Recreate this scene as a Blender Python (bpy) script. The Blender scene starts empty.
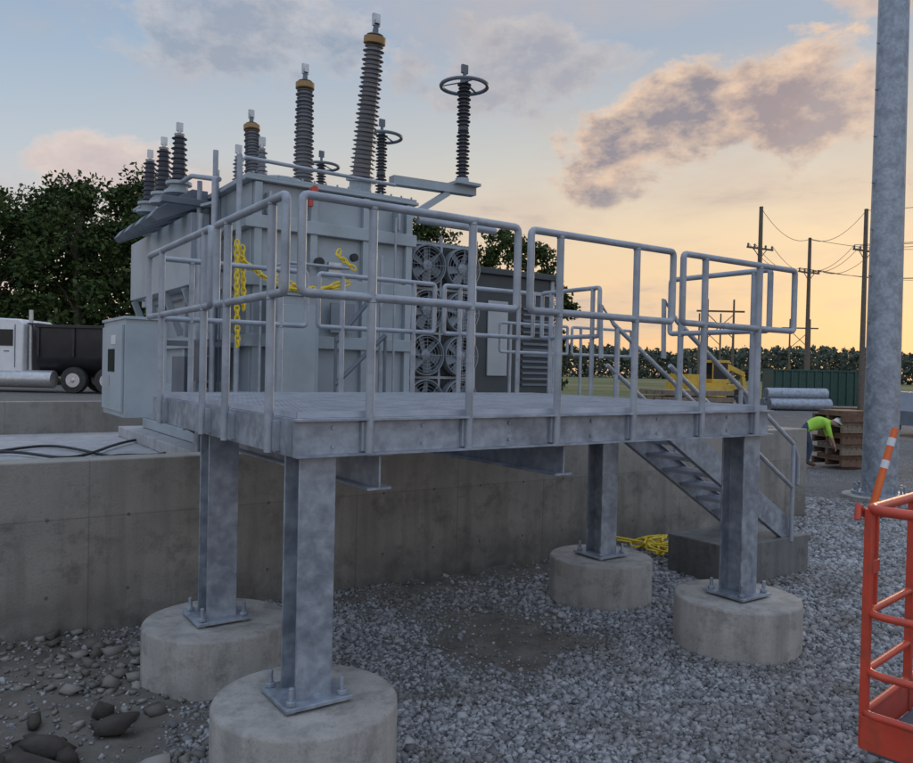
import bpy, math, random
import numpy as np
from mathutils import Vector, Matrix
random.seed(7); rng=np.random.default_rng(7)
C=bpy.context.scene.collection
T=math.radians(34.5); AX,AY=-.785,4.2
cT,sT=math.cos(T),math.sin(T)
FR=Matrix.Translation((AX,AY,0))@Matrix.Rotation(T,4,'Z')
def W(p,q,z=0): return Vector((AX+p*cT-q*sT, AY+p*sT+q*cT, z))
def toPQ(x,y):
    dx,dy=x-AX,y-AY
    return dx*cT+dy*sT, -dx*sT+dy*cT
def lin(r,g,b):
    f=lambda c:(c/255/12.92) if c/255<=.04045 else ((c/255+.055)/1.055)**2.4
    return (f(r),f(g),f(b),1)
# ---------------------------------------------------------------- materials
def newmat(name):
    m=bpy.data.materials.new(name); m.use_nodes=True
    nt=m.node_tree; b=nt.nodes['Principled BSDF']; return m,nt,b
def mat(name,c1,c2,scale=5,rough=.6,metal=0,bump=0,bscale=None,detail=3,island=False,spec=.5,r2=None,dirt=None):
    m,nt,b=newmat(name); N=nt.nodes; L=nt.links
    tc=N.new('ShaderNodeTexCoord')
    if island:
        g=N.new('ShaderNodeNewGeometry'); fac=g.outputs['Random Per Island']
    else:
        n=N.new('ShaderNodeTexNoise'); n.inputs['Scale'].default_value=scale; n.inputs['Detail'].default_value=detail; fac=n.outputs['Fac']; L.new(tc.outputs['Object'],n.inputs['Vector'])
    mr=N.new('ShaderNodeMapRange'); L.new(fac,mr.inputs[0])
    if not island: mr.inputs[1].default_value=.3; mr.inputs[2].default_value=.7
    mx=N.new('ShaderNodeMix'); mx.data_type='RGBA'
    L.new(mr.outputs[0],mx.inputs[0]); mx.inputs[6].default_value=(*c1,1); mx.inputs[7].default_value=(*c2,1)
    col=mx.outputs[2]
    if dirt:
        n3=N.new('ShaderNodeTexNoise'); n3.inputs['Scale'].default_value=dirt[1]; n3.inputs['Detail'].default_value=5; n3.inputs['Roughness'].default_value=.65
        L.new(tc.outputs['Object'],n3.inputs['Vector'])
        m3=N.new('ShaderNodeMapRange'); m3.inputs[1].default_value=.46; m3.inputs[2].default_value=.66; m3.inputs[4].default_value=dirt[2]
        L.new(n3.outputs['Fac'],m3.inputs[0])
        mx3=N.new('ShaderNodeMix'); mx3.data_type='RGBA'; L.new(m3.outputs[0],mx3.inputs[0]); L.new(col,mx3.inputs[6]); mx3.inputs[7].default_value=(*dirt[0],1)
        col=mx3.outputs[2]
    L.new(col,b.inputs['Base Color'])
    b.inputs['Metallic'].default_value=metal; b.inputs['Specular IOR Level'].default_value=spec
    if r2 is not None and not island:
        m4=N.new('ShaderNodeMapRange'); m4.inputs[1].default_value=.3;m4.inputs[2].default_value=.7;m4.inputs[3].default_value=rough;m4.inputs[4].default_value=r2
        L.new(fac,m4.inputs[0]); L.new(m4.outputs[0],b.inputs['Roughness'])
    else: b.inputs['Roughness'].default_value=rough
    if bump:
        n2=N.new('ShaderNodeTexNoise'); n2.inputs['Scale'].default_value=bscale or scale*6; n2.inputs['Detail'].default_value=2
        L.new(tc.outputs['Object'],n2.inputs['Vector'])
        bp=N.new('ShaderNodeBump'); bp.inputs['Strength'].default_value=bump; bp.inputs['Distance'].default_value=.01
        L.new(n2.outputs['Fac'],bp.inputs['Height']); L.new(bp.outputs[0],b.inputs['Normal'])
    return m
GALV=mat('galvanised_steel',(.24,.275,.32),(.40,.44,.49),16,.40,.45,.12,60,r2=.62,dirt=((.16,.18,.21),4.5,.7),detail=6)
GALVR=mat('galvanised_rail',(.28,.31,.35),(.42,.45,.49),14,.45,.35,.08,80,r2=.65,dirt=((.19,.215,.245),7,.65))
GRATE=mat('grating_steel',(.32,.36,.41),(.46,.50,.56),6,.5,.3)
PAINT=mat('transformer_paint',(.31,.36,.39),(.36,.41,.44),1.2,.40,0,0,r2=.5,dirt=((.25,.285,.305),1.8,.6))
PAINTD=mat('dark_grey_paint',(.10,.12,.145),(.14,.16,.19),3,.45)
SHROUD=mat('fan_shroud_paint',(.17,.20,.22),(.22,.25,.27),3,.45)
BLACK=mat('black_rubber',(.012,.012,.014),(.03,.03,.032),8,.6)
PORC=mat('grey_porcelain',(.15,.155,.175),(.20,.205,.22),3,.3)
POLY=mat('dark_polymer',(.035,.04,.055),(.06,.065,.08),3,.4)
BRASS=mat('amber_cap',(.26,.15,.04),(.32,.18,.06),6,.35)
ALU=mat('aluminium',(.42,.42,.43),(.55,.55,.55),9,.4,.6)
YEL=mat('safety_yellow',(.70,.52,.02),(.78,.58,.04),9,.5)
YELM=mat('machine_yellow',(.55,.34,.03),(.62,.40,.05),2,.5,dirt=((.25,.17,.06),1.5,.6))
RED=mat('lift_red',(.50,.045,.022),(.58,.075,.035),4,.38,0,.05,40,dirt=((.28,.06,.035),9,.7))
ORANGE=mat('orange_plastic',(.75,.12,.02),(.8,.16,.03),4,.4)
WHITE=mat('white_paint',(.62,.63,.64),(.72,.72,.72),3,.35)
GLASS=mat('dark_glass',(.015,.018,.022),(.02,.025,.03),3,.2,spec=.25)
TANKBLK=mat('black_body_paint',(.01,.01,.012),(.02,.02,.024),3,.45)
DGREEN=mat('dark_green_paint',(.012,.05,.04),(.02,.07,.055),3,.5)
RUST=mat('rusty_brown',(.10,.055,.035),(.19,.105,.065),6,.8,0,.3)
WOOD=mat('weathered_wood',(.15,.115,.085),(.24,.19,.135),8,.85,0,.3)
POLEW=mat('pole_wood',(.10,.08,.065),(.16,.13,.10),6,.9)
BARK=mat('bark',(.05,.04,.03),(.09,.07,.05),6,.9)
LEAF=mat('foliage',(.018,.036,.012),(.07,.10,.030),5,.8,island=True,spec=.15)
LEAFHAZE=mat('foliage_hazed',(.06,.08,.065),(.11,.13,.095),5,.9,island=True,spec=.1)  # aerial haze of the distance painted into the leaf colour
STONE=mat('gravel_stone',(.13,.13,.135),(.42,.42,.42),30,.88,island=True,spec=.2,dirt=((.15,.13,.105),.9,.75))
CLOD=mat('dirt_clod',(.030,.025,.02),(.07,.058,.045),9,.9,0,.5,30)
JEANS=mat('jeans',(.03,.045,.08),(.05,.07,.11),9,.9)
LIME=mat('hi_vis_lime',(.33,.62,.05),(.40,.7,.08),9,.7)
SKIN=mat('skin',(.42,.24,.17),(.48,.28,.2),9,.6)
BOOT=mat('boot_leather',(.06,.035,.02),(.09,.05,.03),9,.7)
DARKENC=mat('enclosure_dark',(.035,.045,.05),(.05,.06,.065),2,.5)
LIGHTENC=mat('enclosure_light',(.32,.34,.35),(.4,.42,.43),2,.5)

def concrete(name,c1,c2,joints=False,wet=.55):
    m,nt,b=newmat(name); N=nt.nodes; L=nt.links
    tc=N.new('ShaderNodeTexCoord')
    def noise(s,d=4,r=.6,vec=None):
        n=N.new('ShaderNodeTexNoise'); n.inputs['Scale'].default_value=s; n.inputs['Detail'].default_value=d; n.inputs['Roughness'].default_value=r
        L.new(vec or tc.outputs['Object'],n.inputs['Vector']); return n.outputs['Fac']
    def mr(f,a,b_,c=0,d=1):
        k=N.new('ShaderNodeMapRange'); L.new(f,k.inputs[0])
        for i,v in enumerate((a,b_,c,d)): k.inputs[i+1].default_value=v
        return k.outputs[0]
    def mix(f,a,b_):
        k=N.new('ShaderNodeMix'); k.data_type='RGBA'; L.new(f,k.inputs[0])
        for i,v in ((6,a),(7,b_)):
            if isinstance(v,tuple): k.inputs[i].default_value=(*v,1)
            else: L.new(v,k.inputs[i])
        return k.outputs[2]
    col=mix(mr(noise(1.6),.3,.7),c1,c2)
    dk=tuple(c*wet for c in c1)
    col=mix(mr(noise(4.5,6,.72),.50,.70,0,.85),col,dk)
    mp=N.new('ShaderNodeMapping'); mp.inputs['Scale'].default_value=(6,6,.5); L.new(tc.outputs['Object'],mp.inputs[0])
    col=mix(mr(noise(1,4,.6,mp.outputs[0]),.46,.72,0,.6),col,dk)
    fine=noise(55,3)
    col=mix(mr(fine,.55,.75,0,.5),col,tuple(c*.5 for c in c1))
    h=fine
    if joints:
        sx=N.new('ShaderNodeSeparateXYZ'); L.new(tc.outputs['Object'],sx.inputs[0])
        def M(op,a,b_=None):
            k=N.new('ShaderNodeMath'); k.operation=op
            for i,v in enumerate((a,b_)):
                if v is None: continue
                if isinstance(v,(int,float)): k.inputs[i].default_value=v
                else: L.new(v,k.inputs[i])
            return k.outputs[0]
        fx=M('ABSOLUTE',M('SUBTRACT',M('FRACT',M('DIVIDE',sx.outputs[0],1.22)),.5))
        jx=M('LESS_THAN',fx,.005)
        jz=M('LESS_THAN',M('ABSOLUTE',M('SUBTRACT',sx.outputs[2],.93)),.005)
        j=M('MAXIMUM',jx,jz)
        col=mix(M('MULTIPLY',j,.45),col,tuple(c*.45 for c in c1))
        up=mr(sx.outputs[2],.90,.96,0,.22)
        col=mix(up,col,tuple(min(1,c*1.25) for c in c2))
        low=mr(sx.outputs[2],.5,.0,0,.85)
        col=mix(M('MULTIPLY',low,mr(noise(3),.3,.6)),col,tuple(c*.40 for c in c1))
        ax=M('SUBTRACT',M('FRACT',M('DIVIDE',sx.outputs[0],.61)),.5)
        az=M('SUBTRACT',M('FRACT',M('DIVIDE',sx.outputs[2],.62)),.5)
        rr=M('ADD',M('MULTIPLY',ax,ax),M('MULTIPLY',az,az))
        hole=M('LESS_THAN',rr,.0006)
        col=mix(M('MULTIPLY',hole,.7),col,(.06,.06,.055))
        h=M('SUBTRACT',h,M('MULTIPLY',M('MAXIMUM',j,hole),1.5))
    L.new(col,b.inputs['Base Color']); b.inputs['Roughness'].default_value=.85
    bp=N.new('ShaderNodeBump'); bp.inputs['Strength'].default_value=.45; bp.inputs['Distance'].default_value=.01
    L.new(h,bp.inputs['Height']); L.new(bp.outputs[0],b.inputs['Normal'])
    return m
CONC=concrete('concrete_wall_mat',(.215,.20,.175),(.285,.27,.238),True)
CONCP=concrete('concrete_pedestal_mat',(.29,.272,.245),(.40,.38,.345),False,.5)
CONCB=concrete('concrete_block_mat',(.12,.12,.115),(.18,.178,.17),False)
CONCF=concrete('concrete_slab_mat',(.34,.34,.34),(.44,.44,.44),False,.7)

# ---------------------------------------------------------------- mesh builder
class MB:
    def __init__(s): s.v=[];s.f=[];s.m=[];s.mats=[];s.cur=0
    def mat(s,m):
        if m not in s.mats: s.mats.append(m)
        s.cur=s.mats.index(m); return s
    def add(s,vs,fs):
        o=len(s.v); s.v+=[tuple(v) for v in vs]; s.f+=[tuple(i+o for i in f) for f in fs]; s.m+=[s.cur]*len(fs)
    def box(s,lo,hi,M=None):
        vs=[Vector((x,y,z)) for z in (lo[2],hi[2]) for y in (lo[1],hi[1]) for x in (lo[0],hi[0])]
        if M: vs=[M@v for v in vs]
        s.add(vs,[(0,2,3,1),(4,5,7,6),(0,1,5,4),(2,6,7,3),(0,4,6,2),(1,3,7,5)])
    def prism(s,prof,p0,p1,up=(0,0,1)):
        p0,p1=Vector(p0),Vector(p1); d=(p1-p0).normalized(); u=Vector(up); sd=d.cross(u).normalized(); u=sd.cross(d).normalized()
        n=len(prof); vs=[p0+sd*a+u*b for a,b in prof]+[p1+sd*a+u*b for a,b in prof]
        fs=[(i,(i+1)%n,n+(i+1)%n,n+i) for i in range(n)]+[tuple(range(n))[::-1],tuple(range(n,2*n))]
        s.add(vs,fs)
    def side(s,prof,y0,y1):
        k=len(prof); vs=[(a,y0,z) for a,z in prof]+[(a,y1,z) for a,z in prof]
        s.add(vs,[(j,(j+1)%k,k+(j+1)%k,k+j) for j in range(k)]+[tuple(range(k))[::-1],tuple(range(k,2*k))])
    def bar(s,p0,p1,w,h,up=(0,0,1)): s.prism([(-w/2,-h/2),(w/2,-h/2),(w/2,h/2),(-w/2,h/2)],p0,p1,up)
    def ibeam(s,p0,p1,d=.2,b=.2,tf=.012,tw=.009,up=(0,0,1)):
        x,y=b/2,d/2;t=tw/2
        s.prism([(-x,-y),(x,-y),(x,-y+tf),(t,-y+tf),(t,y-tf),(x,y-tf),(x,y),(-x,y),(-x,y-tf),(-t,y-tf),(-t,-y+tf),(-x,-y+tf)],p0,p1,up)
    def chan(s,p0,p1,d=.2,b=.07,tf=.012,tw=.009,up=(0,0,1),sgn=1):
        y=d/2
        pr=[(0,-y),(b,-y),(b,-y+tf),(tw,-y+tf),(tw,y-tf),(b,y-tf),(b,y),(0,y)]
        if sgn<0: pr=[(-a,c) for a,c in pr][::-1]
        s.prism(pr,p0,p1,up)
    def tube(s,pts,r,n=8,closed=False,caps=True,r1=None):
        pts=[Vector(p) for p in pts]; K=len(pts); vs=[];fs=[]
        prev=None
        for i,p in enumerate(pts):
            if closed: d=pts[(i+1)%K]-pts[i-1]
            else: d=pts[min(i+1,K-1)]-pts[max(i-1,0)]
            d.normalize()
            if prev is None:
                a=Vector((0,0,1)) if abs(d.z)<.9 else Vector((1,0,0))
                u=(a-d*a.dot(d)).normalized()
            else: u=(prev-d*prev.dot(d)).normalized()
            prev=u; w=d.cross(u)
            rr=r if r1 is None else r+(r1-r)*i/(K-1)
            for k in range(n):
                t=2*math.pi*k/n; vs.append(p+(u*math.cos(t)+w*math.sin(t))*rr)
        for i in range(K if closed else K-1):
            for k in range(n):
                j=(i+1)%K
                fs.append((i*n+k,i*n+(k+1)%n,j*n+(k+1)%n,j*n+k))
        if caps and not closed: fs+=[tuple(range(n))[::-1],tuple(range((K-1)*n,K*n))]
        s.add(vs,fs)
    def cyl(s,p0,p1,r0,r1=None,n=14): s.tube([p0,p1],r0,n,r1=r0 if r1 is None else r1)
    def lathe(s,prof,o,ax=(0,0,1),n=24):
        o=Vector(o); d=Vector(ax).normalized(); a=Vector((0,0,1)) if abs(d.z)<.9 else Vector((1,0,0))
        u=(a-d*a.dot(d)).normalized(); w=d.cross(u); vs=[];fs=[]
        for r,t in prof:
            for k in range(n):
                an=2*math.pi*k/n; vs.append(o+d*t+(u*math.cos(an)+w*math.sin(an))*r)
        for i in range(len(prof)-1):
            for k in range(n): fs.append((i*n+k,i*n+(k+1)%n,(i+1)*n+(k+1)%n,(i+1)*n+k))
        fs+=[tuple(range(n))[::-1],tuple(range((len(prof)-1)*n,len(prof)*n))]
        s.add(vs,fs)
    def torus(s,c,ax,R,r,n=28,m=8):
        d=Vector(ax).normalized(); a=Vector((0,0,1)) if abs(d.z)<.9 else Vector((1,0,0))
        u=(a-d*a.dot(d)).normalized(); w=d.cross(u); c=Vector(c)
        s.tube([c+(u*math.cos(2*math.pi*k/n)+w*math.sin(2*math.pi*k/n))*R for k in range(n)],r,m,closed=True)
    def done(s,name,parent=None,bevel=0,M=None,smooth=True):
        me=bpy.data.meshes.new(name); me.from_pydata(s.v,[],s.f)
        for m in s.mats: me.materials.append(m)
        me.polygons.foreach_set('material_index',s.m)
        me.update()
        if smooth:
            me.polygons.foreach_set('use_smooth',[True]*len(s.f)); me.set_sharp_from_angle(angle=math.radians(38))
        ob=bpy.data.objects.new(name,me); C.objects.link(ob)
        if parent: ob.parent=parent
        if M: ob.matrix_world=M
        if bevel:
            b=ob.modifiers.new('bevel','BEVEL'); b.width=bevel; b.segments=2; b.limit_method='ANGLE'; b.angle_limit=math.radians(40)
        return ob
def empty(name,M=None):
    e=bpy.data.objects.new(name,None); C.objects.link(e); e.empty_display_size=.3
    if M is not None: e.matrix_world=M
    return e
def fastmesh(name,V,F,mats,M=None,smooth=False,parent=None):
    me=bpy.data.meshes.new(name); k=F.shape[1]
    me.vertices.add(len(V)); me.vertices.foreach_set('co',V.astype(np.float32).ravel())
    me.loops.add(F.size); me.loops.foreach_set('vertex_index',F.astype(np.int32).ravel())
    me.polygons.add(len(F)); me.polygons.foreach_set('loop_start',np.arange(0,F.size,k,dtype=np.int32))
    try: me.polygons.foreach_set('loop_total',np.full(len(F),k,dtype=np.int32))
    except Exception: pass
    me.update(calc_edges=True)
    for m in mats: me.materials.append(m)
    if smooth: me.polygons.foreach_set('use_smooth',np.ones(len(F),dtype=bool))
    ob=bpy.data.objects.new(name,me); C.objects.link(ob)
    if parent: ob.parent=parent
    if M is not None: ob.matrix_world=M
    return ob
LAT=rng.random((256,256))
def vnoise(x,y,s):
    x=np.asarray(x)*s+1000.3; y=np.asarray(y)*s+1000.7
    i=np.floor(x).astype(int); j=np.floor(y).astype(int); fx=x-i; fy=y-j
    fx=fx*fx*(3-2*fx); fy=fy*fy*(3-2*fy)
    g=lambda a,b:LAT[a%256,b%256]
    return (g(i,j)*(1-fx)+g(i+1,j)*fx)*(1-fy)+(g(i,j+1)*(1-fx)+g(i+1,j+1)*fx)*fy
def fbm(x,y,s): return (vnoise(x,y,s)+.5*vnoise(x,y,s*2.1)+.25*vnoise(x,y,s*4.3)+.12*vnoise(x,y,s*9))/1.87
def S(x,a,b):
    t=np.clip((x-a)/(b-a),0,1); return t*t*(3-2*t)
def gmask(x,y):
    p,q=toPQ(x,y)
    b=.25
    b=b-.45*S(-x,1.0,2.6)*S(-y,-7.2,-5.2)
    b=b-.27*np.exp(-((q-1.2)/.9)**2)*S(p,-.8,.8)*S(-p,-5.2,-3.0)
    b=b-.32*S(q,2.0,2.9)*S(-p,-8,-2)
    return S(fbm(x,y,1.3)+b,.30,.68)
def gheight(x,y):
    p,q=toPQ(x,y)
    h=.93*S(q,11.6,13.5)*S(-p,-10,-6)
    d=np.hypot(x,y-6)
    near=1-S(d,14,30)
    h=h+near*((fbm(x,y,.5)-.5)*.14+(fbm(x,y,2.6)-.5)*.10*(1.3-gmask(x,y)))
    h=h+.10*near*S(-x,1.8,4)*S(-y,-5.5,-3.5)
    return h
# ---------------------------------------------------------------- ground
def axis(a,b,st,far,g=1.16):
    v=list(np.arange(a,b,st)); s=st; x=b
    while x<far: v.append(x); s*=g; x+=s
    v.append(far); s=st; x=a-st; lo=[]
    while x>-far: lo.append(x); s*=g; x-=s
    lo.append(-far); return np.array(lo[::-1]+v)
xs=axis(-6,9,.06,3000); ys=axis(1,15,.06,3000)
X,Y=np.meshgrid(xs,ys); Z=gheight(X,Y)
V=np.stack([X.ravel(),Y.ravel(),Z.ravel()],1)
nx,ny=len(xs),len(ys); I=np.arange(nx*ny).reshape(ny,nx)
F=np.stack([I[:-1,:-1].ravel(),I[:-1,1:].ravel(),I[1:,1:].ravel(),I[1:,:-1].ravel()],1)
gm,nt,b=newmat('ground_mat'); N=nt.nodes; L=nt.links
def nd(t,**k):
    n=N.new(t)
    for a,v in k.items(): n.inputs[a].default_value=v
    return n
tc=N.new('ShaderNodeTexCoord'); at=N.new('ShaderNodeAttribute'); at.attribute_name='gravel'
gr=N.new('ShaderNodeAttribute'); gr.attribute_name='grass'
def mixc(f,a,b_):
    k=N.new('ShaderNodeMix'); k.data_type='RGBA'
    if isinstance(f,float): k.inputs[0].default_value=f
    else: L.new(f,k.inputs[0])
    for i,v in ((6,a),(7,b_)):
        if isinstance(v,tuple): k.inputs[i].default_value=(*v,1) if len(v)==3 else v
        else: L.new(v,k.inputs[i])
    return k.outputs[2]
def mrn(f,a,b_,c=0.,d=1.):
    k=N.new('ShaderNodeMapRange'); L.new(f,k.inputs[0])
    for i,v in enumerate((a,b_,c,d)): k.inputs[i+1].default_value=v
    return k.outputs[0]
vo=nd('ShaderNodeTexVoronoi',Scale=30.); L.new(tc.outputs['Object'],vo.inputs['Vector'])
sc=N.new('ShaderNodeSeparateColor'); L.new(vo.outputs['Color'],sc.inputs[0])
stone=mixc(sc.outputs[0],(.11,.11,.115),(.44,.44,.44))
stone=mixc(mrn(vo.outputs['Distance'],.3,.7,0,.8),stone,(.07,.065,.06))
n1=nd('ShaderNodeTexNoise',Scale=3.2,Detail=8.,Roughness=.72); L.new(tc.outputs['Object'],n1.inputs['Vector'])
n2=nd('ShaderNodeTexNoise',Scale=.7,Detail=5.,Roughness=.6); L.new(tc.outputs['Object'],n2.inputs['Vector'])
dirt=mixc(mrn(n1.outputs['Fac'],.35,.68),(.075,.064,.052),(.20,.18,.15))
gcol=mixc(at.outputs['Fac'],dirt,stone)
gcol=mixc(mrn(n2.outputs['Fac'],.45,.6,0,.6),gcol,(.13,.118,.10))
n3=nd('ShaderNodeTexNoise',Scale=.04,Detail=5.); L.new(tc.outputs['Object'],n3.inputs['Vector'])
grass=mixc(mrn(n3.outputs['Fac'],.4,.6),(.09,.12,.04),(.20,.18,.09))
gcol=mixc(gr.outputs['Fac'],gcol,grass)
L.new(gcol,b.inputs['Base Color']); b.inputs['Roughness'].default_value=.9; b.inputs['Specular IOR Level'].default_value=.25
ma=N.new('ShaderNodeMath'); ma.operation='MULTIPLY'; L.new(mrn(vo.outputs['Distance'],0,.6,1,0),ma.inputs[0]); L.new(at.outputs['Fac'],ma.inputs[1])
mb_=N.new('ShaderNodeMath'); mb_.operation='ADD'; L.new(ma.outputs[0],mb_.inputs[0]); L.new(n1.outputs['Fac'],mb_.inputs[1])
bp=nd('ShaderNodeBump',Strength=1.,Distance=.035); L.new(mb_.outputs[0],bp.inputs['Height']); L.new(bp.outputs[0],b.inputs['Normal'])
ground=fastmesh('ground',V,F,[gm],smooth=True)
a=ground.data.attributes.new('gravel','FLOAT','POINT'); a.data.foreach_set('value',gmask(V[:,0],V[:,1]).astype(np.float32))
a=ground.data.attributes.new('grass','FLOAT','POINT'); a.data.foreach_set('value',S(np.hypot(V[:,0],V[:,1]),62,85).astype(np.float32))
# ---------------------------------------------------------------- pedestals / plan
ICO_V=[];t=(1+5**.5)/2
for a_,b_ in ((-1,t),(1,t),(-1,-t),(1,-t)): ICO_V.append((a_,b_,0))
for a_,b_ in ((-1,t),(1,t),(-1,-t),(1,-t)): ICO_V.append((0,a_,b_))
for a_,b_ in ((t,-1),(t,1),(-t,-1),(-t,1)): ICO_V.append((a_,0,b_))
ICO_V=np.array(ICO_V)/math.hypot(1,t)
ICO_F=np.array([(0,11,5),(0,5,1),(0,1,7),(0,7,10),(0,10,11),(1,5,9),(5,11,4),(11,10,2),(10,7,6),(7,1,8),(3,9,4),(3,4,2),(3,2,6),(3,6,8),(3,8,9),(4,9,5),(2,4,11),(6,2,10),(8,6,7),(9,8,1)])
CUB_V=np.array([(x,y,z) for z in (-1,1) for y in (-1,1) for x in (-1,1)])*.68
CUB_F=np.array([(0,2,3,1),(4,5,7,6),(0,1,5,4),(2,6,7,3),(0,4,6,2),(1,3,7,5)])
PED={'A':(0,0),'B':(0,1.56),'C':(3.8,0),'D':(3.8,1.56)}
def rocks(name,P,R,mats,flat=.7,jit=.28,cube=False):
    n=len(P); BV,BF=(CUB_V,CUB_F) if cube else (ICO_V,ICO_F); nv=len(BV)
    Vv=BV[None]*(1+rng.uniform(-jit,jit,(n,nv,1)))
    if cube: Vv=Vv+rng.uniform(-.28,.28,(n,nv,3))
    Vv=Vv*R[:,None,None]*rng.uniform(.6,1.35,(n,1,3))
    A=rng.normal(size=(n,3,3)); Q,_=np.linalg.qr(A)
    Vv=np.einsum('nij,nkj->nki',Q,Vv); Vv[:,:,2]*=flat
    Vv=Vv+P[:,None,:]
    Fv=BF[None]+(np.arange(n)*nv)[:,None,None]
    return fastmesh(name,Vv.reshape(-1,3),Fv.reshape(-1,BF.shape[1]),mats)
n=560000
x=rng.uniform(-6,9.5,n); y=1.6+12.4*rng.random(n)**1.2
p,q=toPQ(x,y); g=gmask(x,y)
acc=np.minimum(1,(5.2/y)**1.4)*(.07+.93*g)
ok=(rng.random(n)<acc)&((q<2.97)|(p>9.75))&(np.abs(x)<y*.66+.5)
for k,(a_,b_) in PED.items(): ok&=np.hypot(p-a_,q-b_)>.5
ok&=~((p>5.1)&(p<6.5)&(q>1)&(q<1.8))
x,y,g=x[ok],y[ok],g[ok]
R=rng.gamma(4,.0032,len(x))+.0045; R*=np.clip(y/6.5,.9,1.6)*(.6+.4*g); R=np.minimum(R,.04)
P=np.stack([x,y,gheight(x,y)+R*.2],1)
rocks('gravel',P,R,[STONE],.8,.15,True)
print('stones',len(x))
n=2200
x=rng.uniform(-4.8,-.6,n); y=rng.uniform(2.6,6.3,n); keep=(x<-.9-(y-2.6)*.14)&(fbm(x,y,1.3)>.36)
x,y=x[keep],y[keep]; R=rng.gamma(1.5,.011,len(x))+.008; R=np.minimum(R,.09)
rocks('rubble',np.stack([x,y,gheight(x,y)+R*.3],1),R,[mat('rubble_mat',(.10,.088,.072),(.27,.25,.22),9,.9,island=True)],.6,.15,True)
x=np.concatenate([rng.normal(-2.3,.25,90),rng.normal(-2.12,.14,70),rng.normal(-1.9,.2,40)]); y=np.concatenate([rng.normal(3.85,.28,90),rng.normal(3.65,.15,70),rng.normal(3.45,.2,40)])
R=rng.gamma(2.2,.022,len(x))+.012
rocks('dirt_clods',np.stack([x,y,gheight(x,y)+R*.6],1),R,[CLOD],.8,.38)
for k,(a_,b_) in PED.items():
    m=MB().mat(CONCP); H=.4
    m.lathe([(.5,-.35),(.5,H-.02),(.492,H-.006),(.478,H)],(0,0,0),n=64)
    m.done('concrete_pedestal',M=Matrix.Translation(W(a_,b_))@Matrix.Rotation(T+random.uniform(0,3),4,'Z'))
# ---------------------------------------------------------------- steel platform
plat=empty('steel_platform',FR)
m=MB().mat(GALV)
for k,(a_,b_) in PED.items():
    m.ibeam((a_,b_,.435),(a_,b_,1.722),.21,.21,.014,.01,up=(0,1,0))
    m.box((a_-.19,b_-.19,.415),(a_+.19,b_+.19,.437))
    m.box((a_-.115,b_-.115,1.716),(a_+.115,b_+.115,1.73))
    for sx in (-1,1):
        for sy in (-1,1):
            bx,by=a_+sx*.145,b_+sy*.145
            m.cyl((bx,by,.39),(bx,by,.53),.014,n=10)
            m.cyl((bx,by,.438),(bx,by,.463),.028,n=6); m.cyl((bx,by,.402),(bx,by,.414),.028,n=6)
m.done('columns',plat,.003)
m=MB().mat(GALV)
DE=3.93; DQ=2.8; D0=-.13
m.ibeam((0,D0-.0,1.83),(0,DQ-.02,1.83),.20,.14); m.ibeam((3.8,D0+.02,1.83),(3.8,DQ-.02,1.83),.20,.14)
m.chan((D0-.034,D0-.012,1.83),(DE,D0-.012,1.83),.20,.065,sgn=1)
m.chan((-.05,DQ,1.83),(DE,DQ,1.83),.196,.065,sgn=-1)
m.chan((DE+.003,D0,1.83),(DE+.003,DQ,1.83),.196,.065,sgn=-1)
m.box((D0-.036,D0-.010,1.732),(D0-.027,DQ,1.928)); m.box((D0-.027,D0+.0,1.732),(D0+.03,DQ,1.744)); m.box((D0-.027,D0+.0,1.916),(D0+.03,DQ,1.928))
for a_ in (.95,1.9,2.85): m.ibeam((a_,D0+.06,1.835),(a_,DQ-.07,1.835),.18,.10)
m.ibeam((.08,1.56,1.82),(3.72,1.56,1.82),.16,.10)
for a_ in (.365,1.74): m.ibeam((a_,-.12,1.625),(a_,DQ+.15,1.625),.205,.15,.014,.012)
m.done('frame_beams',plat)
m=MB().mat(GALV)
for a_ in (.06,.62,1.25,1.95,2.6,3.4): 
    for z_ in (1.78,1.88): m.cyl((a_,D0-.03,z_),(a_,D0-.02,z_),.012,n=6)
m.done('beam_bolts',plat)
m=MB().mat(GRATE)
z0,z1=1.932,1.962
nb=int((DE-D0)/.034)
for i in range(nb+1):
    xx=D0+i*(DE-D0)/nb; m.box((xx-.0025,D0,z0),(xx+.0025,DQ,z1))
for i in range(int((DQ-D0)/.1)+1):
    yy=D0+.02+i*.1; m.box((D0,yy-.004,z1-.008),(DE,yy+.004,z1+.002))
m.box((D0-.006,D0-.008,z0-.001),(DE+.006,D0-.002,z1+.004))
m.box((D0-.009,D0,z0-.001),(D0-.003,DQ,z1+.004)); m.box((DE+.003,D0,z0-.001),(DE+.009,1.03,z1+.004))
for xx in (.9,1.9,2.9): m.box((xx-.005,D0,z0),(xx+.005,DQ,z1+.005))
m.done('deck_grating',plat,smooth=False)
ZT,ZM,RR=3.08,2.58,.0235
def panel(m,a,b,posts,zb=1.74,zt=ZT,zm=ZM,r=RR):
    a=Vector((a[0],a[1],0)); b=Vector((b[0],b[1],0)); d=(b-a).normalized(); Lh=(b-a).length; c=.03
    def q_(s,z): v=a+d*s; return (v.x,v.y,z)
    pts=[]
    for cx,cz,a0 in ((c,zt-c,180),(Lh-c,zt-c,90),(Lh-c,zm+c,0),(c,zm+c,-90)):
        for k in range(4):
            an=math.radians(a0-k*30); pts.append(q_(cx+c*math.cos(an),cz+c*math.sin(an)))
    m.tube(pts,r,12,closed=True)
    for t_ in posts:
        v=q_(t_,0); m.cyl((v[0],v[1],zb),(v[0],v[1],zt-.01),r*1.04,n=12)
        for zz in (zt,zm): m.torus((v[0],v[1],zz-r*1.02),(0,0,1),r*1.06,.004,12,4)
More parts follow.
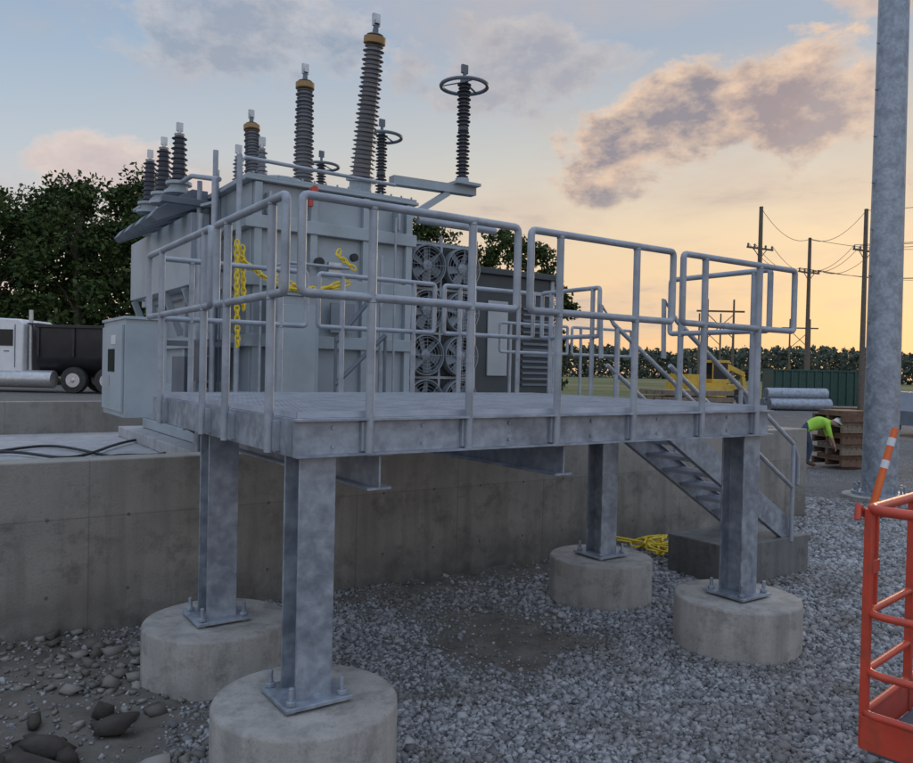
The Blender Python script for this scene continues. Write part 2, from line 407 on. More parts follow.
m=MB().mat(GALVR)
fq=-.185
panel(m,(-.15,fq),(1.26,fq),[.41,1.07]); panel(m,(1.365,fq),(2.69,fq),[.245,.95]); panel(m,(2.80,fq),(4.2,fq),[.25,.92])
sp=-.215
panel(m,(sp,-.13),(sp,1.0),[.19,.92]); panel(m,(sp,1.12),(sp,2.78),[.14,1.25])
panel(m,(-.1,DQ+.06),(1.2,DQ+.06),[.25,1.05]); panel(m,(1.32,DQ+.06),(2.62,DQ+.06),[.25,1.05]); panel(m,(2.74,DQ+.06),(3.95,DQ+.06),[.2,1.0])
panel(m,(DE+.06,-.1),(DE+.06,.93),[.15,.9]); panel(m,(DE+.06,1.85),(DE+.06,2.75),[.1,.75])
for a_ in (.26,.92,1.61,2.315,3.05,3.72): m.box((a_-.04,D0-.045,1.75),(a_+.04,D0-.022,1.91))
for b_ in (.06,.79,1.26,2.37): m.box((sp+.01,b_-.04,1.75),(D0-.037,b_+.04,1.91))
m.done('handrails',plat)
# stairs
st=empty('steel_stairs',FR)
m=MB().mat(GALV)
s0=Vector((DE+.02,0,1.90)); s1=Vector((6.2,0,.49))
for qq,sg in ((1.04,1),(1.78,-1)):
    m.chan((s0.x,qq,s0.z-.06),(s1.x,qq,s1.z-.0),.25,.06,sgn=-sg)
m.done('stringers',st,.002)
m=MB().mat(GRATE)
for i in range(1,8):
    f=i/8; c=s0.lerp(s1,f); 
    for k in range(7): m.box((c.x-.12+k*.038,1.05,c.z-.045),(c.x-.115+k*.038,1.77,c.z-.012))
    m.box((c.x-.128,1.05,c.z-.05),(c.x-.121,1.77,c.z-.01)); m.box((c.x+.121,1.05,c.z-.05),(c.x+.136,1.77,c.z-.008))
m.done('treads',st,smooth=False)
m=MB().mat(GALVR)
for qq in (1.0,1.82):
    h=.95
    def sp_(f,z): v=s0.lerp(s1,f); return (v.x,qq,v.z+z)
    m.tube([sp_(.02,.48),(s0.x+.03,qq,s0.z+h+.05),sp_(.1,h),sp_(.98,h),sp_(1.02,h-.1),sp_(1.02,.55),sp_(.98,.47),sp_(.06,.47)],RR,10)
    for f in (.12,.55,.98): m.cyl(sp_(f,-.12),sp_(f,h),RR,n=10)
m.done('stair_handrails',st)
m=MB().mat(CONCB); m.box((5.1,1.0,-.15),(6.5,1.82,.44)); m.done('concrete_landing_block',M=FR,bevel=.012)
# ---------------------------------------------------------------- containment
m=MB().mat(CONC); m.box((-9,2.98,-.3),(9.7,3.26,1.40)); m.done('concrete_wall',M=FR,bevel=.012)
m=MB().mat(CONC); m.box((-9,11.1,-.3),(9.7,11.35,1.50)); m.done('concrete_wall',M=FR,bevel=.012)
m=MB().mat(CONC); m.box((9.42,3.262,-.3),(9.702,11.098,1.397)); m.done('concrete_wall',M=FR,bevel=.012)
m=MB().mat(CONCF); m.box((-9,3.262,.7),(9.418,11.098,.95)); m.done('containment_floor',M=FR)
m=MB().mat(CONCF); m.box((1.0,4.5,.953),(5.2,10.2,1.12)); m.done('transformer_plinth',M=FR,bevel=.01)
for k in range(4):
    m=MB().mat(BLACK); pts=[]
    for i in range(70):
        t_=i/69; pts.append((-4.8+6.0*t_+.35*math.sin(t_*9+k),5.6+k*.8+1.0*math.sin(t_*(5+k)+k*1.7)+.4*math.sin(t_*17+k),.965+.012*k))
    m.tube(pts,.02,6); m.done('hose',M=FR)
# ---------------------------------------------------------------- transformer
tr=empty('power_transformer',FR)
m=MB().mat(PAINT)
P0,P1,Q0,Q1,ZB,ZTOP=1.34,3.45,4.8,9.7,1.13,4.37
m.box((P0,Q0,ZB+.15),(P1,Q1,ZTOP-.05))
m.box((P0-.09,Q0-.09,ZTOP-.05),(P1+.09,Q1+.09,ZTOP-.012)); m.box((P0-.07,Q0-.07,ZTOP-.010),(P1+.07,Q1+.07,ZTOP+.025))
m.box((P0-.05,Q0-.05,ZB),(P1+.05,Q1+.05,ZB+.148))
for z in (1.75,2.42,3.12,3.78):
    m.box((P0-.10,Q0-.10,z),(P1+.06,Q0-.001,z+.15)); m.box((P0-.10,Q0,z),(P0-.001,Q1,z+.15)); m.box((P1+.001,Q0,z),(P1+.09,Q1,z+.15))
for a_ in (P0+.02,2.05,2.75,P1-.08): m.box((a_,Q0-.075,ZB+.15),(a_+.09,Q0-.001,ZTOP-.06))
for b_ in (5.9,7.2,8.5): m.box((P0-.075,b_,ZB+.15),(P0-.001,b_+.1,ZTOP-.06))
for a_ in (1.5,3.2): m.box((a_,Q0-.16,3.95),(a_+.03,Q0-.002,4.2))
for i in range(15): m.cyl((P0+.0+i*.15,Q0-.06,ZTOP+.02),(P0+.0+i*.15,Q0-.06,ZTOP+.05),.014,n=6)
m.cyl((1.9,5.4,ZTOP),(1.9,5.4,ZTOP+.12),.25,n=24); m.cyl((1.9,5.4,ZTOP+.12),(1.9,5.4,ZTOP+.15),.29,n=24)
m.cyl((2.0,7.0,ZTOP),(2.0,7.0,ZTOP+.12),.28,n=24)
m.box((1.0,6.0,3.2),(P0-.11,9.4,4.1))
for b_ in (6.3,7.3,8.3,9.2): m.bar((P0-.1,b_,2.6),(1.02,b_,3.18),.04,.1)
m.box((1.52,Q0-.42,1.35),(2.02,Q0-.11,3.0)); m.box((1.49,Q0-.45,3.0),(2.05,Q0-.11,3.03))
m.box((1.56,Q0-.435,1.45),(1.98,Q0-.421,2.9))
m.done('tank',tr,.008)
m=MB().mat(PAINTD)
for i,b_ in enumerate((6.3,6.95,7.6,8.25)):
    m.side([(.55,4.02),(.62,4.12),(1.05,4.42),(1.25,4.42),(1.25,4.22),(1.05,4.16),(.62,3.96)],b_-.15,b_+.15)
m.box((.62,5.9,4.17),(1.3,6.0,4.25))
m.done('terminal_hoods',tr,.006)
def bushing(m,o,ax,Lt,r0,r1,ns,body,cap=True,base=PAINT,bh=.3,shed=.05):
    o=Vector(o); ax=Vector(ax).normalized()
    m.mat(base); m.lathe([(r0+.1,0),(r0+.1,.04),(r0+.03,.041),(r0+.03,bh-.04),(r0+.08,bh-.039),(r0+.08,bh)],o,ax)
    m.mat(body); pr=[]; tp=.24*Lt/2.15 if cap else .1
    L0,L1=bh,Lt-tp
    for i in range(ns):
        t_=i/ns; z=L0+(L1-L0)*t_; dz=(L1-L0)/ns; r=r0+(r1-r0)*t_; sh=shed if i%2==0 else shed*.65
        pr+=[(r,z),(r,z+dz*.45),(r+sh,z+dz*.5),(r+sh,z+dz*.58),(r,z+dz*.85)]
    m.lathe(pr,o,ax,24)
    if cap:
        m.mat(BRASS); m.lathe([(r1+.02,L1),(r1+.055,L1+.01),(r1+.055,L1+.09),(r1-.01,L1+.1)],o,ax)
        m.mat(PAINTD); m.lathe([(r1+.0,L1+.1),(r1+.02,L1+.12),(.04,L1+.15),(.03,Lt),(.045,Lt)],o,ax)
        m.mat(ALU); pt=o+ax*Lt; m.box((-.05,-.02,-.02),(.05,.02,.13),Matrix.Translation(pt)); m.box((-.03,-.05,.0),(.03,.05,.05),Matrix.Translation(pt))
    else:
        m.mat(ALU); m.lathe([(r1,L1),(r1+.01,L1+.03),(.025,L1+.04),(.025,Lt)],o,ax)
        pt=o+ax*Lt; m.box((-.04,-.02,-.03),(.04,.02,.08),Matrix.Translation(pt))
m=MB()
bushing(m,(2.95,5.25,ZTOP),(0,-.17,1),2.22,.12,.085,30,PORC)
bushing(m,(2.95,7.1,ZTOP),(0,0,1),2.25,.12,.085,30,PORC)
bushing(m,(2.95,9.1,ZTOP),(0,.15,1),2.2,.12,.085,30,PORC)
m.done('high_voltage_bushings',tr)
m=MB()
for b_ in (6.6,7.4,8.2): bushing(m,(1.0,b_,4.42),(0,0,1),.86,.085,.06,9,POLY,False,bh=.16,shed=.035)
bushing(m,(1.62,6.1,ZTOP),(0,0,1),.62,.05,.04,8,PORC,False,bh=.12,shed=.03)
bushing(m,(1.9,6.0,ZTOP),(0,0,1),.75,.05,.04,9,PORC,False,bh=.12,shed=.03)
m.done('low_voltage_bushings',tr)
m=MB()
for b_,zb in ((5.2,4.86),(7.6,4.7),(10.0,4.7)):
    m.mat(PAINT)
    m.bar((3.4,b_,zb-.14),(4.75,b_,zb-.10),.14,.12); m.box((4.36,b_-.17,zb-.05),(4.76,b_+.17,zb-.01))
    m.bar((3.45,b_,zb-.75),(4.3,b_,zb-.18),.1,.08)
    m.mat(POLY); pr=[]; ns=26; l=1.35
    for i in range(ns):
        z=i/ns*l; dz=l/ns; sh=.045 if i%2 else .03
        if abs(z-l*.5)<.05: pr+=[(.075,z),(.075,z+dz*.9)]; continue
        pr+=[(.055,z),(.055,z+dz*.4),(.055+sh,z+dz*.5),(.055+sh,z+dz*.6),(.055,z+dz*.8)]
    m.lathe(pr,(4.55,b_,zb+.06),(0,0,1),20)
    m.mat(PAINT); m.cyl((4.55,b_,zb-.01),(4.55,b_,zb+.06),.10)
    m.mat(PAINTD); m.cyl((4.55,b_,zb+.06+l),(4.55,b_,zb+.12+l),.06); m.cyl((4.55,b_,zb+.1+l),(4.55,b_,zb+.26+l),.025); m.box((4.50,b_-.02,zb+.2+l),(4.60,b_+.02,zb+.32+l))
    m.mat(PAINTD); m.torus((4.55,b_,zb+.02+l),(0,0,1),.33,.028)
    for k in range(3):
        an=k*2.094+.4; m.bar((4.55,b_,zb+.08+l),(4.55+.33*math.cos(an),b_+.33*math.sin(an),zb+.02+l),.03,.008)
m.done('surge_arresters',tr)
m=MB().mat(PAINT)
for i in range(22):
    a_=3.72+i*.052; m.box((a_,5.32,1.6),(a_+.012,6.6,4.0))
for z in (1.62,3.9): m.cyl((3.5,5.95,z),(4.9,5.95,z),.07)
for b_ in (7.6,9.2):
    for i in range(22): a_=3.72+i*.052; m.box((a_,b_-.5,1.6),(a_+.012,b_+.5,4.0))
m.box((3.66,5.27,1.45),(3.70,5.31,4.08)); m.box((4.86,5.27,1.45),(4.90,5.31,4.08)); m.box((4.25,5.27,1.45),(4.29,5.31,4.08))
for z in (1.45,2.07,2.69,3.31,3.93): m.box((3.70,5.272,z),(4.86,5.308,z+.035))
m.done('radiators',tr)
m=MB()
for ai,a_ in enumerate((3.98,4.57)):
    for z in (1.78,2.40,3.02,3.64):
        c=Vector((a_,5.24,z)); ax=(0,-1,0)
        m.mat(SHROUD)
        for k in range(32):
            a0=2*math.pi*k/32; a1=2*math.pi*(k+1)/32
            ps=[(r_*math.cos(t_),y_,r_*math.sin(t_)) for t_ in (a0,a1) for r_,y_ in ((.285,.03),(.285,-.10),(.265,-.105),(.265,.03))]
            m.add([c+Vector(v) for v in ps],[(0,1,5,4),(1,2,6,5),(2,3,7,6)])
        m.mat(GALVR); m.lathe([(.075,-.02),(.075,.07),(.05,.085)],c,ax,16)
        m.mat(BLACK); m.box((a_-.27,5.262,z-.27),(a_+.27,5.266,z+.27))
        for k in range(6):
            an=k*math.pi/3+ai*.4+z
            R_=Matrix.Translation(c+Vector((0,-.03,0)))@Matrix.Rotation(an,4,'Y')@Matrix.Rotation(.5,4,'X')
            m.mat(SHROUD); m.box((.06,-.004,-.055),(.25,.004,.065),R_)
        m.mat(GALVR)
        for rr in (.09,.14,.19,.24,.28): m.torus(c+Vector((0,-.11,0)),ax,rr,.003,24,4)
        for k in range(4):
            an=k*math.pi/4; dx,dz=.28*math.cos(an),.28*math.sin(an); m.cyl(c+Vector((dx,-.113,dz)),c+Vector((-dx,-.113,-dz)),.004,n=4)
m.done('cooling_fans',tr)
m=MB().mat(GALVR)
for a_,b_,z1_ in ((1.15,4.65,4.55),(1.05,5.2,4.7),(1.22,5.7,4.6),(.95,4.9,4.3),(1.1,6.0,4.5),(.98,5.5,4.0)): m.cyl((a_,b_,1.1),(a_,b_,z1_),.032,n=12)
m.tube([(1.15,4.65,4.45),(1.22,4.68,4.54),(3.2,4.75,4.54)],.022,10)
m.tube([(1.0,4.9,4.3),(1.0,6.0,4.55),(1.0,9.2,4.62)],.03,10)
m.tube([(1.4,4.6,1.3),(1.4,4.6,3.3),(1.7,4.6,3.4),(2.5,4.6,3.4)],.02,8)
m.tube([(2.95,4.6,1.3),(2.95,4.6,3.6)],.025,8); m.tube([(3.15,4.62,1.3),(3.15,4.62,4.1)],.015,8)
for z in np.arange(1.4,4.3,.3): m.bar((1.05,5.2,z),(.98,5.5,z),.03,.03)
m.cyl((3.7,5.0,4.2),(5.0,5.0,4.2),.05); m.cyl((1.18,5.0,1.7),(1.34,5.0,1.7),.09); m.cyl((1.16,5.0,1.7),(1.18,5.0,1.7),.14,n=20)
m.mat(PAINTD)
m.tube([(2.2,4.30,2.0),(2.85,4.30,2.6)],.03,8); m.tube([(2.2,4.30,2.5),(2.62,4.30,3.0)],.03,8); m.tube([(2.2,4.30,1.13),(2.2,4.30,2.55)],.02,8); m.tube([(2.85,4.30,1.13),(2.85,4.30,2.6)],.02,8)
m.box((.95,5.3,2.0),(1.18,5.7,2.5)); m.box((1.0,6.2,1.6),(1.3,6.8,2.3)); m.box((1.0,5.0,3.3),(1.2,5.3,3.6)); m.box((1.02,4.5,2.55),(1.2,4.64,2.95))
for k in range(5): m.tube([(1.1,5.0+k*.12,1.15),(1.1,5.0+k*.12,3.2+.15*k),(1.3,5.1+k*.12,3.6+.1*k)],.012,6)
m.mat(SHROUD); m.box((2.3,4.66,2.62),(2.62,4.69,2.98)); m.mat(ALU); m.box((2.25,4.64,3.32),(2.42,4.69,3.46))
m.mat(BLACK); m.lathe([(.06,0),(.06,.05)],(2.15,4.72,3.45),(0,-1,0)); m.lathe([(.05,0),(.05,.05)],(2.6,4.70,3.55),(0,-1,0))
m.mat(RED); m.lathe([(.045,0),(.045,.04)],(2.02,4.6,4.28),(0,-1,0)); m.cyl((2.02,4.68,4.1),(2.02,4.68,4.3),.03)
m.done('pipework',tr)
m=MB().mat(PAINT); m.box((0,4.75,1.62),(.42,5.9,2.66)); m.box((-.02,4.72,2.66),(.44,5.93,2.69))
m.box((-.025,4.80,1.68),(-.002,5.86,2.60)); m.mat(GLASS); m.box((-.032,5.15,2.1),(-.026,5.5,2.35))
m.mat(ALU); m.box((-.036,5.42,1.95),(-.026,5.48,2.06)); m.mat(WHITE); m.box((-.030,5.1,2.40),(-.026,5.34,2.5))
m.mat(PAINTD); m.box((.42,4.9,2.4),(1.24,4.96,2.46)); m.box((.42,5.7,1.8),(1.24,5.76,1.86))
m.bar((.42,4.93,1.7),(1.24,4.93,1.25),.05,.05); m.bar((.42,5.73,1.7),(1.24,5.73,1.25),.05,.05)
m.done('control_cabinet',tr,.008)
def chain(m,pts,r=.011,l=.055,w=.024):
    pts=[Vector(p) for p in pts]; seg=[]
    for a_,b_ in zip(pts[:-1],pts[1:]):
        k=max(1,int((b_-a_).length/l)); seg+=[a_.lerp(b_,i/k) for i in range(k)]
    for i in range(len(seg)-1):
        a_,b_=seg[i],seg[i+1]; d=(b_-a_).normalized(); s_=d.cross(Vector((.3,1,.1))).normalized()
        if i%2: s_=(d.cross(s_)+s_*.5).normalized()
        ln=(b_-a_)*.75; c=(a_+b_)/2
        m.tube([c+ln*math.cos(k*math.pi/4)+s_*w*math.sin(k*math.pi/4) for k in range(8)],r,5,closed=True)
m=MB().mat(YEL)
def cat(a_,b_,sag,n=14): return [Vector(a_).lerp(Vector(b_),i/n)-Vector((0,0,sag*4*(i/n)*(1-i/n))) for i in range(n+1)]
chain(m,[(1.05,4.4,3.55),(1.06,4.4,2.9),(1.08,4.4,2.35)]); chain(m,cat((1.08,4.4,3.38),(2.4,4.25,3.3),.28)); chain(m,cat((1.5,4.4,3.2),(2.4,4.25,3.22),.12)); chain(m,[(2.40,4.25,3.35),(2.2,4.3,3.5),(2.25,4.3,3.62)]); chain(m,[(1.12,4.42,3.5),(1.14,4.4,2.75)])
m.done('yellow_chain',M=FR)
m=MB().mat(YEL); pts=[]
for i in range(110): pts.append((5.7+.24*math.sin(i*.31)+.14*math.sin(i*.77),2.5+.24*math.cos(i*.23)+.1*math.cos(i*.9),.10+.05*math.sin(i*.6)+.04*(i%7)/7))
m.tube(pts,.013,6); m.done('yellow_rope',M=FR)
# ---------------------------------------------------------------- electrical enclosure
m=MB().mat(DARKENC); m.box((7.15,8.5,1.35),(9.2,11.0,4.12)); m.box((7.05,8.4,4.12),(9.3,11.05,4.24))
m.mat(LIGHTENC); m.box((7.5,8.46,2.1),(8.0,8.498,3.6)); m.box((7.15,8.47,3.78),(9.2,8.498,3.86)); m.mat(PAINTD)
for i in range(14): m.box((8.4,8.45,1.9+i*.12),(9.1,8.49,1.9+i*.12+.05))
m.mat(LIGHTENC); m.box((7.12,8.46,1.35),(7.18,8.52,4.12)); m.box((9.14,8.46,1.35),(9.23,8.52,4.12))
m.mat(GALV)
for a_ in (7.3,8.2,9.0): m.box((a_,8.6,.95),(a_+.15,8.75,1.35))
m.mat(PAINTD); m.box((6.4,8.7,1.2),(7.0,9.6,3.4)); m.box((6.45,8.68,1.3),(6.95,8.70,3.3))
m.done('electrical_enclosure',M=FR,bevel=.01)
m=MB().mat(GALVR)
panel(m,(5.6,5.6),(7.0,5.6),[.2,1.1],.95,2.95,2.5); panel(m,(7.1,5.6),(8.5,5.6),[.2,1.1],.95,2.95,2.5)
m.done('steel_handrail',M=FR)
# ---------------------------------------------------------------- big steel pole
m=MB().mat(GALV); H=24
m.lathe([(.30,0),(.17,H)],(0,0,.0),n=12)
m.lathe([(.46,-.02),(.46,.05),(.31,.051),(.31,.06)],(0,0,.1),n=16)
for k in range(12):
    an=k*math.pi/6; m.cyl((.4*math.cos(an),.4*math.sin(an),.05),(.4*math.cos(an),.4*math.sin(an),.28),.025,n=6)
for i,z in enumerate(np.arange(2.4,H,.42)):
    sgn=1 if i%2 else -1; r=.30-.13*z/H; m.cyl((sgn*r*.9,0,z),(sgn*(r+.03),0,z),.02,n=6)
m.mat(CONCP); m.lathe([(.62,-.4),(.62,.08),(.60,.095)],(0,0,0),n=32)
m.done('steel_transmission_pole',M=Matrix.Translation((7.75,14.1,0)))
m=MB().mat(ORANGE); m.cyl((0,0,0),(.42,.1,1.42),.06,.05); m.mat(WHITE)
for f in (.55,.8): m.cyl((.42*f,.1*f,1.42*f),(.42*(f+.09),.1*(f+.09),1.42*(f+.09)),.059,.058)
m.mat(BLACK); m.box((-.16,-.16,-.02),(.16,.16,.04))
m.done('orange_delineator_post',M=Matrix.Translation((6.62,12.3,0)))
# ---------------------------------------------------------------- lift basket
bk=empty('boom_lift_basket',Matrix.Translation((1.90,3.55,0))@Matrix.Rotation(math.radians(42.7),4,'Z'))
m=MB().mat(RED); LB,WB=1.9,.85; z0_,z1_=.50,1.60
def rect(z,r,c=.08):
    pts=[]
    for cx,cy,a0 in ((c,-c,180),(LB-c,-c,90),(LB-c,-WB+c,0),(c,-WB+c,-90)):
        for k in range(5):
            an=math.radians(a0-k*22.5); pts.append((cx+c*math.cos(an),cy+c*math.sin(an),z))
    m.tube(pts,r,10,closed=True)
rect(z1_,.024); rect(1.12,.018); rect(.85,.018); rect(z0_+.16,.018,.05)
for a_ in (.03,.62,1.27,LB-.03):
    for b_ in (0,-WB): m.bar((a_,b_,z0_),(a_,b_,z1_),.035,.035,(0,1,0))
for b_ in (-.42,):
    for a_ in (0,LB): m.bar((a_,b_,z0_),(a_,b_,z1_),.035,.035,(0,1,0))
m.box((0,-.012,z0_),(LB,.012,z0_+.15)); m.box((0,-WB-.012,z0_),(LB,-WB+.012,z0_+.15)); m.box((-.012,-WB,z0_),(.012,0,z0_+.15)); m.box((LB-.012,-WB,z0_),(LB+.012,0,z0_+.15))
m.tube([(.06,.02,z1_-.04),(.0,.04,z1_+.01),(-.015,.035,z1_-.05)],.016,8)
m.bar((.12,0,z1_),(.12,0,1.14),.02,.02,(0,1,0)); m.box((.03,-.02,1.3),(.12,.0,1.36))
m.done('guard_frame',bk,.002)
m=MB().mat(PAINTD); m.box((.02,-WB+.02,z0_-.03),(LB-.02,-.02,z0_+.01)); m.bar((LB/2,-WB-.02,.7),(LB/2,-WB-1.4,.6),.3,.35); m.box((LB/2-.5,-WB-2.6,-.02),(LB/2+.5,-WB-1.3,.9)); m.done('floor_and_boom',bk,.01)
# ---------------------------------------------------------------- right midground objects
m=MB()
for i in range(5):
    z=.05+i*.27; m.mat(WOOD if i%2 else RUST)
    for k in range(7): m.box((k*.15,0,z+.16),(k*.15+.12,1.0,z+.19))
    for k in (0,.46,.92): m.box((0,k,z+.02),(1.02,k+.08,z+.158))
    m.box((.08,.1,z+.192),(.95,.9,z+.285))
m.done('pallet_stack',M=Matrix.Translation((9.3,18.6,0))@Matrix.Rotation(.3,4,'Z'),bevel=.004)
m=MB().mat(RUST)
for k in range(5): m.cyl((k*.22,0,.11),(k*.22+.5,2.2,.11),.1)
m.done('rusty_pipe_pile',M=Matrix.Translation((10.2,20.2,0)))
m=MB().mat(DGREEN); L_,H_,W_=7.2,2.65,2.4
m.box((0,0,.2),(L_,.06,H_)); m.box((0,W_-.06,.2),(L_,W_,H_)); m.box((0,.06,.2),(.06,W_-.06,H_)); m.box((L_-.06,.06,.2),(L_,W_-.06,H_)); m.box((.06,.06,.2),(L_-.06,W_-.06,.3))
m.box((-.05,-.09,H_),(L_+.05,.08,H_+.12)); m.box((-.05,W_-.08,H_),(L_+.05,W_+.09,H_+.12))
for i in range(13): m.box((.1+i*.56,-.09,.25),(.22+i*.56,-.002,H_-.01))
m.mat(BLACK)
for a_ in (.5,L_-.5): m.cyl((a_,-.05,.18),(a_,.2,.18),.18)
m.done('roll_off_dumpster',M=Matrix.Translation((22.9,56,0))@Matrix.Rotation(-.05,4,'Z'),bevel=.01)
m=MB().mat(GALV)
for k,(a_,z_) in enumerate(((0,.42),(.9,.42),(.45,1.1))): m.lathe([(.38,0),(.40,4.2),(.34,4.2),(.32,0)],(0,a_,z_),(1,0,0),16)
m.done('steel_pipe_stack',M=Matrix.Translation((20.6,51,0))@Matrix.Rotation(.1,4,'Z'))
# excavator, boom folded low in front
m=MB().mat(BLACK)
for s in (-1,1):
    pts=[(1.3*(1 if math.cos(an)>0 else -1)+.36*math.cos(an),s*.9,.42+.36*math.sin(an)) for an in [k*2*math.pi/24+.01 for k in range(24)]]
    m.tube(pts,.1,6,closed=True); m.box((-1.3,s*.9-.2,.15),(1.3,s*.9+.2,.72))
m.mat(YELM); m.box((-1.6,-1.1,.95),(1.1,1.1,1.75)); m.box((-1.6,-1.05,1.75),(-.3,.9,2.25)); m.mat(PAINTD); m.cyl((0,0,.7),(0,0,.96),.6); m.cyl((-1.1,-.6,2.2),(-1.1,-.6,2.6),.07)
m.mat(YELM); m.box((.1,-1.08,1.75),(1.25,-.25,2.0)); m.box((.05,-1.1,2.95),(1.3,-.23,3.1))
for a_,b_ in ((.12,-1.06),(1.2,-1.06),(.12,-.3),(1.2,-.3)): m.box((a_,b_,2.0),(a_+.06,b_+.06,2.95))
m.mat(GLASS); m.box((.15,-1.03,2.0),(1.22,-.28,2.94))
m.mat(YELM); m.bar((1.0,.2,1.6),(2.3,.2,2.7),.22,.34); m.bar((2.2,.2,2.75),(3.4,.2,2.3),.2,.3); m.bar((3.3,.2,2.4),(3.5,.2,1.0),.15,.24)
m.mat(PAINTD); m.cyl((1.3,.2,1.4),(2.2,.2,2.3),.06); m.prism([(-.4,0),(.4,0),(.3,-.6),(0,-.7),(-.3,-.4)],(3.5,-.2,1.0),(3.5,.6,1.0))
m.done('excavator',M=Matrix.Translation((14.4,46,0))@Matrix.Rotation(.35,4,'Z'),bevel=.02)
m=MB().mat(YELM); m.box((0,0,.5),(3.2,1.6,1.4)); m.mat(DARKENC); m.box((.6,.1,1.4),(1.8,1.5,2.5)); m.mat(BLACK)
for a_ in (.6,2.6):
    for b_ in (-.15,1.5): m.cyl((a_,b_,.5),(a_,b_+.3,.5),.5)
m.mat(GLASS); m.box((.7,.08,1.6),(1.7,.098,2.4)); m.mat(YELM); m.bar((3.0,.8,1.2),(4.2,.8,.5),.9,.1)
m.done('wheel_loader',M=Matrix.Translation((23.5,72,0)),bevel=.03)
m=MB().mat(WOOD)
for i in range(5):
    for k in range(4): m.box((k*.6,0,.1+i*.3),(k*.6+.5,3.5,.32+i*.3))
m.done('lumber_stack',M=Matrix.Translation((8.5,36,0))@Matrix.Rotation(-1.2,4,'Z'),bevel=.01)
m=MB().mat(PAINTD); m.side([(0,.45),(4.6,.45),(4.65,.9),(4.3,1.05),(3.3,1.1),(2.9,1.7),(.8,1.72),(.2,1.1),(0,1.0)],0,1.9); m.mat(GLASS); m.box((.95,-.01,1.15),(2.9,.001,1.6)); m.mat(BLACK)
for a_ in (.9,3.7):
    for b_ in (-.02,1.7): m.cyl((a_,b_,.38),(a_,b_+.22,.38),.38,n=20)
m.done('parked_car',M=Matrix.Translation((17.6,29,0))@Matrix.Rotation(.5,4,'Z'),bevel=.05)
# ---------------------------------------------------------------- truck
tk=empty('dump_truck',Matrix.Translation((-20.3,32,.93)))
m=MB().mat(WHITE)
m.side([(1.15,.75),(3.05,.75),(3.05,2.75),(2.9,2.92),(2.0,2.95),(1.75,2.75),(1.4,1.85),(1.15,1.75)],-1.2,1.2)
m.box((-.5,-1.05,.8),(1.15,1.05,1.72)); m.box((-.3,-1.25,.95),(.9,-1.051,1.2))
m.done('cab',tk,.05)
m=MB().mat(GLASS); m.box((1.75,-1.225,1.85),(2.65,-1.19,2.5)); m.mat(PAINTD); m.box((2.72,-1.22,1.0),(2.75,-1.19,2.7)); m.box((1.62,-1.22,1.0),(1.65,-1.19,1.8)); m.box((1.6,-1.45,1.9),(1.7,-1.22,2.4)); m.box((2.3,-1.22,1.62),(2.5,-1.19,1.66))
m.mat(ALU); m.lathe([(.33,0),(.35,.03),(.35,2.6),(.33,2.63)],(1.6,-1.05,.55),(1,0,0)); m.cyl((3.2,-.9,.9),(3.2,-.9,3.3),.08); m.done('fittings',tk)
m=MB().mat(TANKBLK)
prof=[(1.15,1.2),(1.15,0)]+[(1.1*math.cos(a_)*1.02,-.05+.75*math.sin(a_)) for a_ in np.linspace(-.15,-math.pi+.15,9)]+[(-1.15,0),(-1.15,1.2)]
m.prism([(a_,b_) for a_,b_ in prof],(3.55,0,1.45),(9.3,0,1.45))
m.box((3.5,-1.24,2.60),(9.35,1.24,2.72)); m.box((3.15,-1.1,2.72),(3.6,1.1,2.78)); m.box((3.1,-.5,.7),(9.3,.5,.9))
for a_ in (3.6,5.0,6.4,7.8,9.2): m.box((a_,-1.22,1.45),(a_+.1,-1.14,2.60))
m.done('dump_body',tk,.015)
m=MB()
for a_ in (.3,5.05,6.4):
    for b_ in (-1.22,.92):
        m.mat(BLACK); m.lathe([(.30,0),(.50,.02),(.53,.07),(.53,.25),(.50,.3),(.3,.3)],(a_,b_,.53),(0,1,0),28)
        m.mat(ALU); m.lathe([(.28,-.003),(.26,.06),(.1,.08),(.1,.0),(.05,-.04)],(a_,b_,.53),(0,1,0),20)
m.done('wheels',tk)
# ---------------------------------------------------------------- utility poles
tips=[]
for (x_,y_,h_) in ((20.9,54,14.0),(29.3,65,13.9),(28.2,54,14.0),(47,66,14.5)):
    m=MB().mat(POLEW); m.lathe([(.2,-.1),(.13,h_)],(0,0,0),n=12)
    m.bar((-1.3,0,h_-2.9),(1.3,0,h_-2.9),.1,.12); m.bar((-.7,0,h_-2.9),(0,0,h_-3.6),.04,.04);m.bar((.7,0,h_-2.9),(0,0,h_-3.6),.04,.04)
    m.mat(PORC)
    for a_ in (-1.2,-.55,.55,1.2): m.lathe([(.04,0),(.09,.05),(.05,.1),(.09,.15),(.04,.22)],(a_,0,h_-2.84),n=8)
    m.done('utility_pole',M=Matrix.Translation((x_,y_,0))@Matrix.Rotation(.5,4,'Z'))
    tips.append([Vector((x_+a_*math.cos(.5),y_+a_*math.sin(.5),h_-2.6)) for a_ in (-1.2,-.55,1.2)]+[Vector((x_,y_,h_-.1))])
m=MB().mat(BLACK)
ends=[[v+Vector((40,-22,3)) for v in tips[2]],[v+Vector((40,8,2)) for v in tips[3]]]
for A_,B_ in ((tips[1],tips[2]),(tips[2],ends[0]),(tips[1],tips[3]),(tips[3],ends[1]),(tips[0],tips[1])):
    for a_,b_ in zip(A_,B_): m.tube(cat(a_,b_,.9,16),.02,4)
m.done('power_lines')
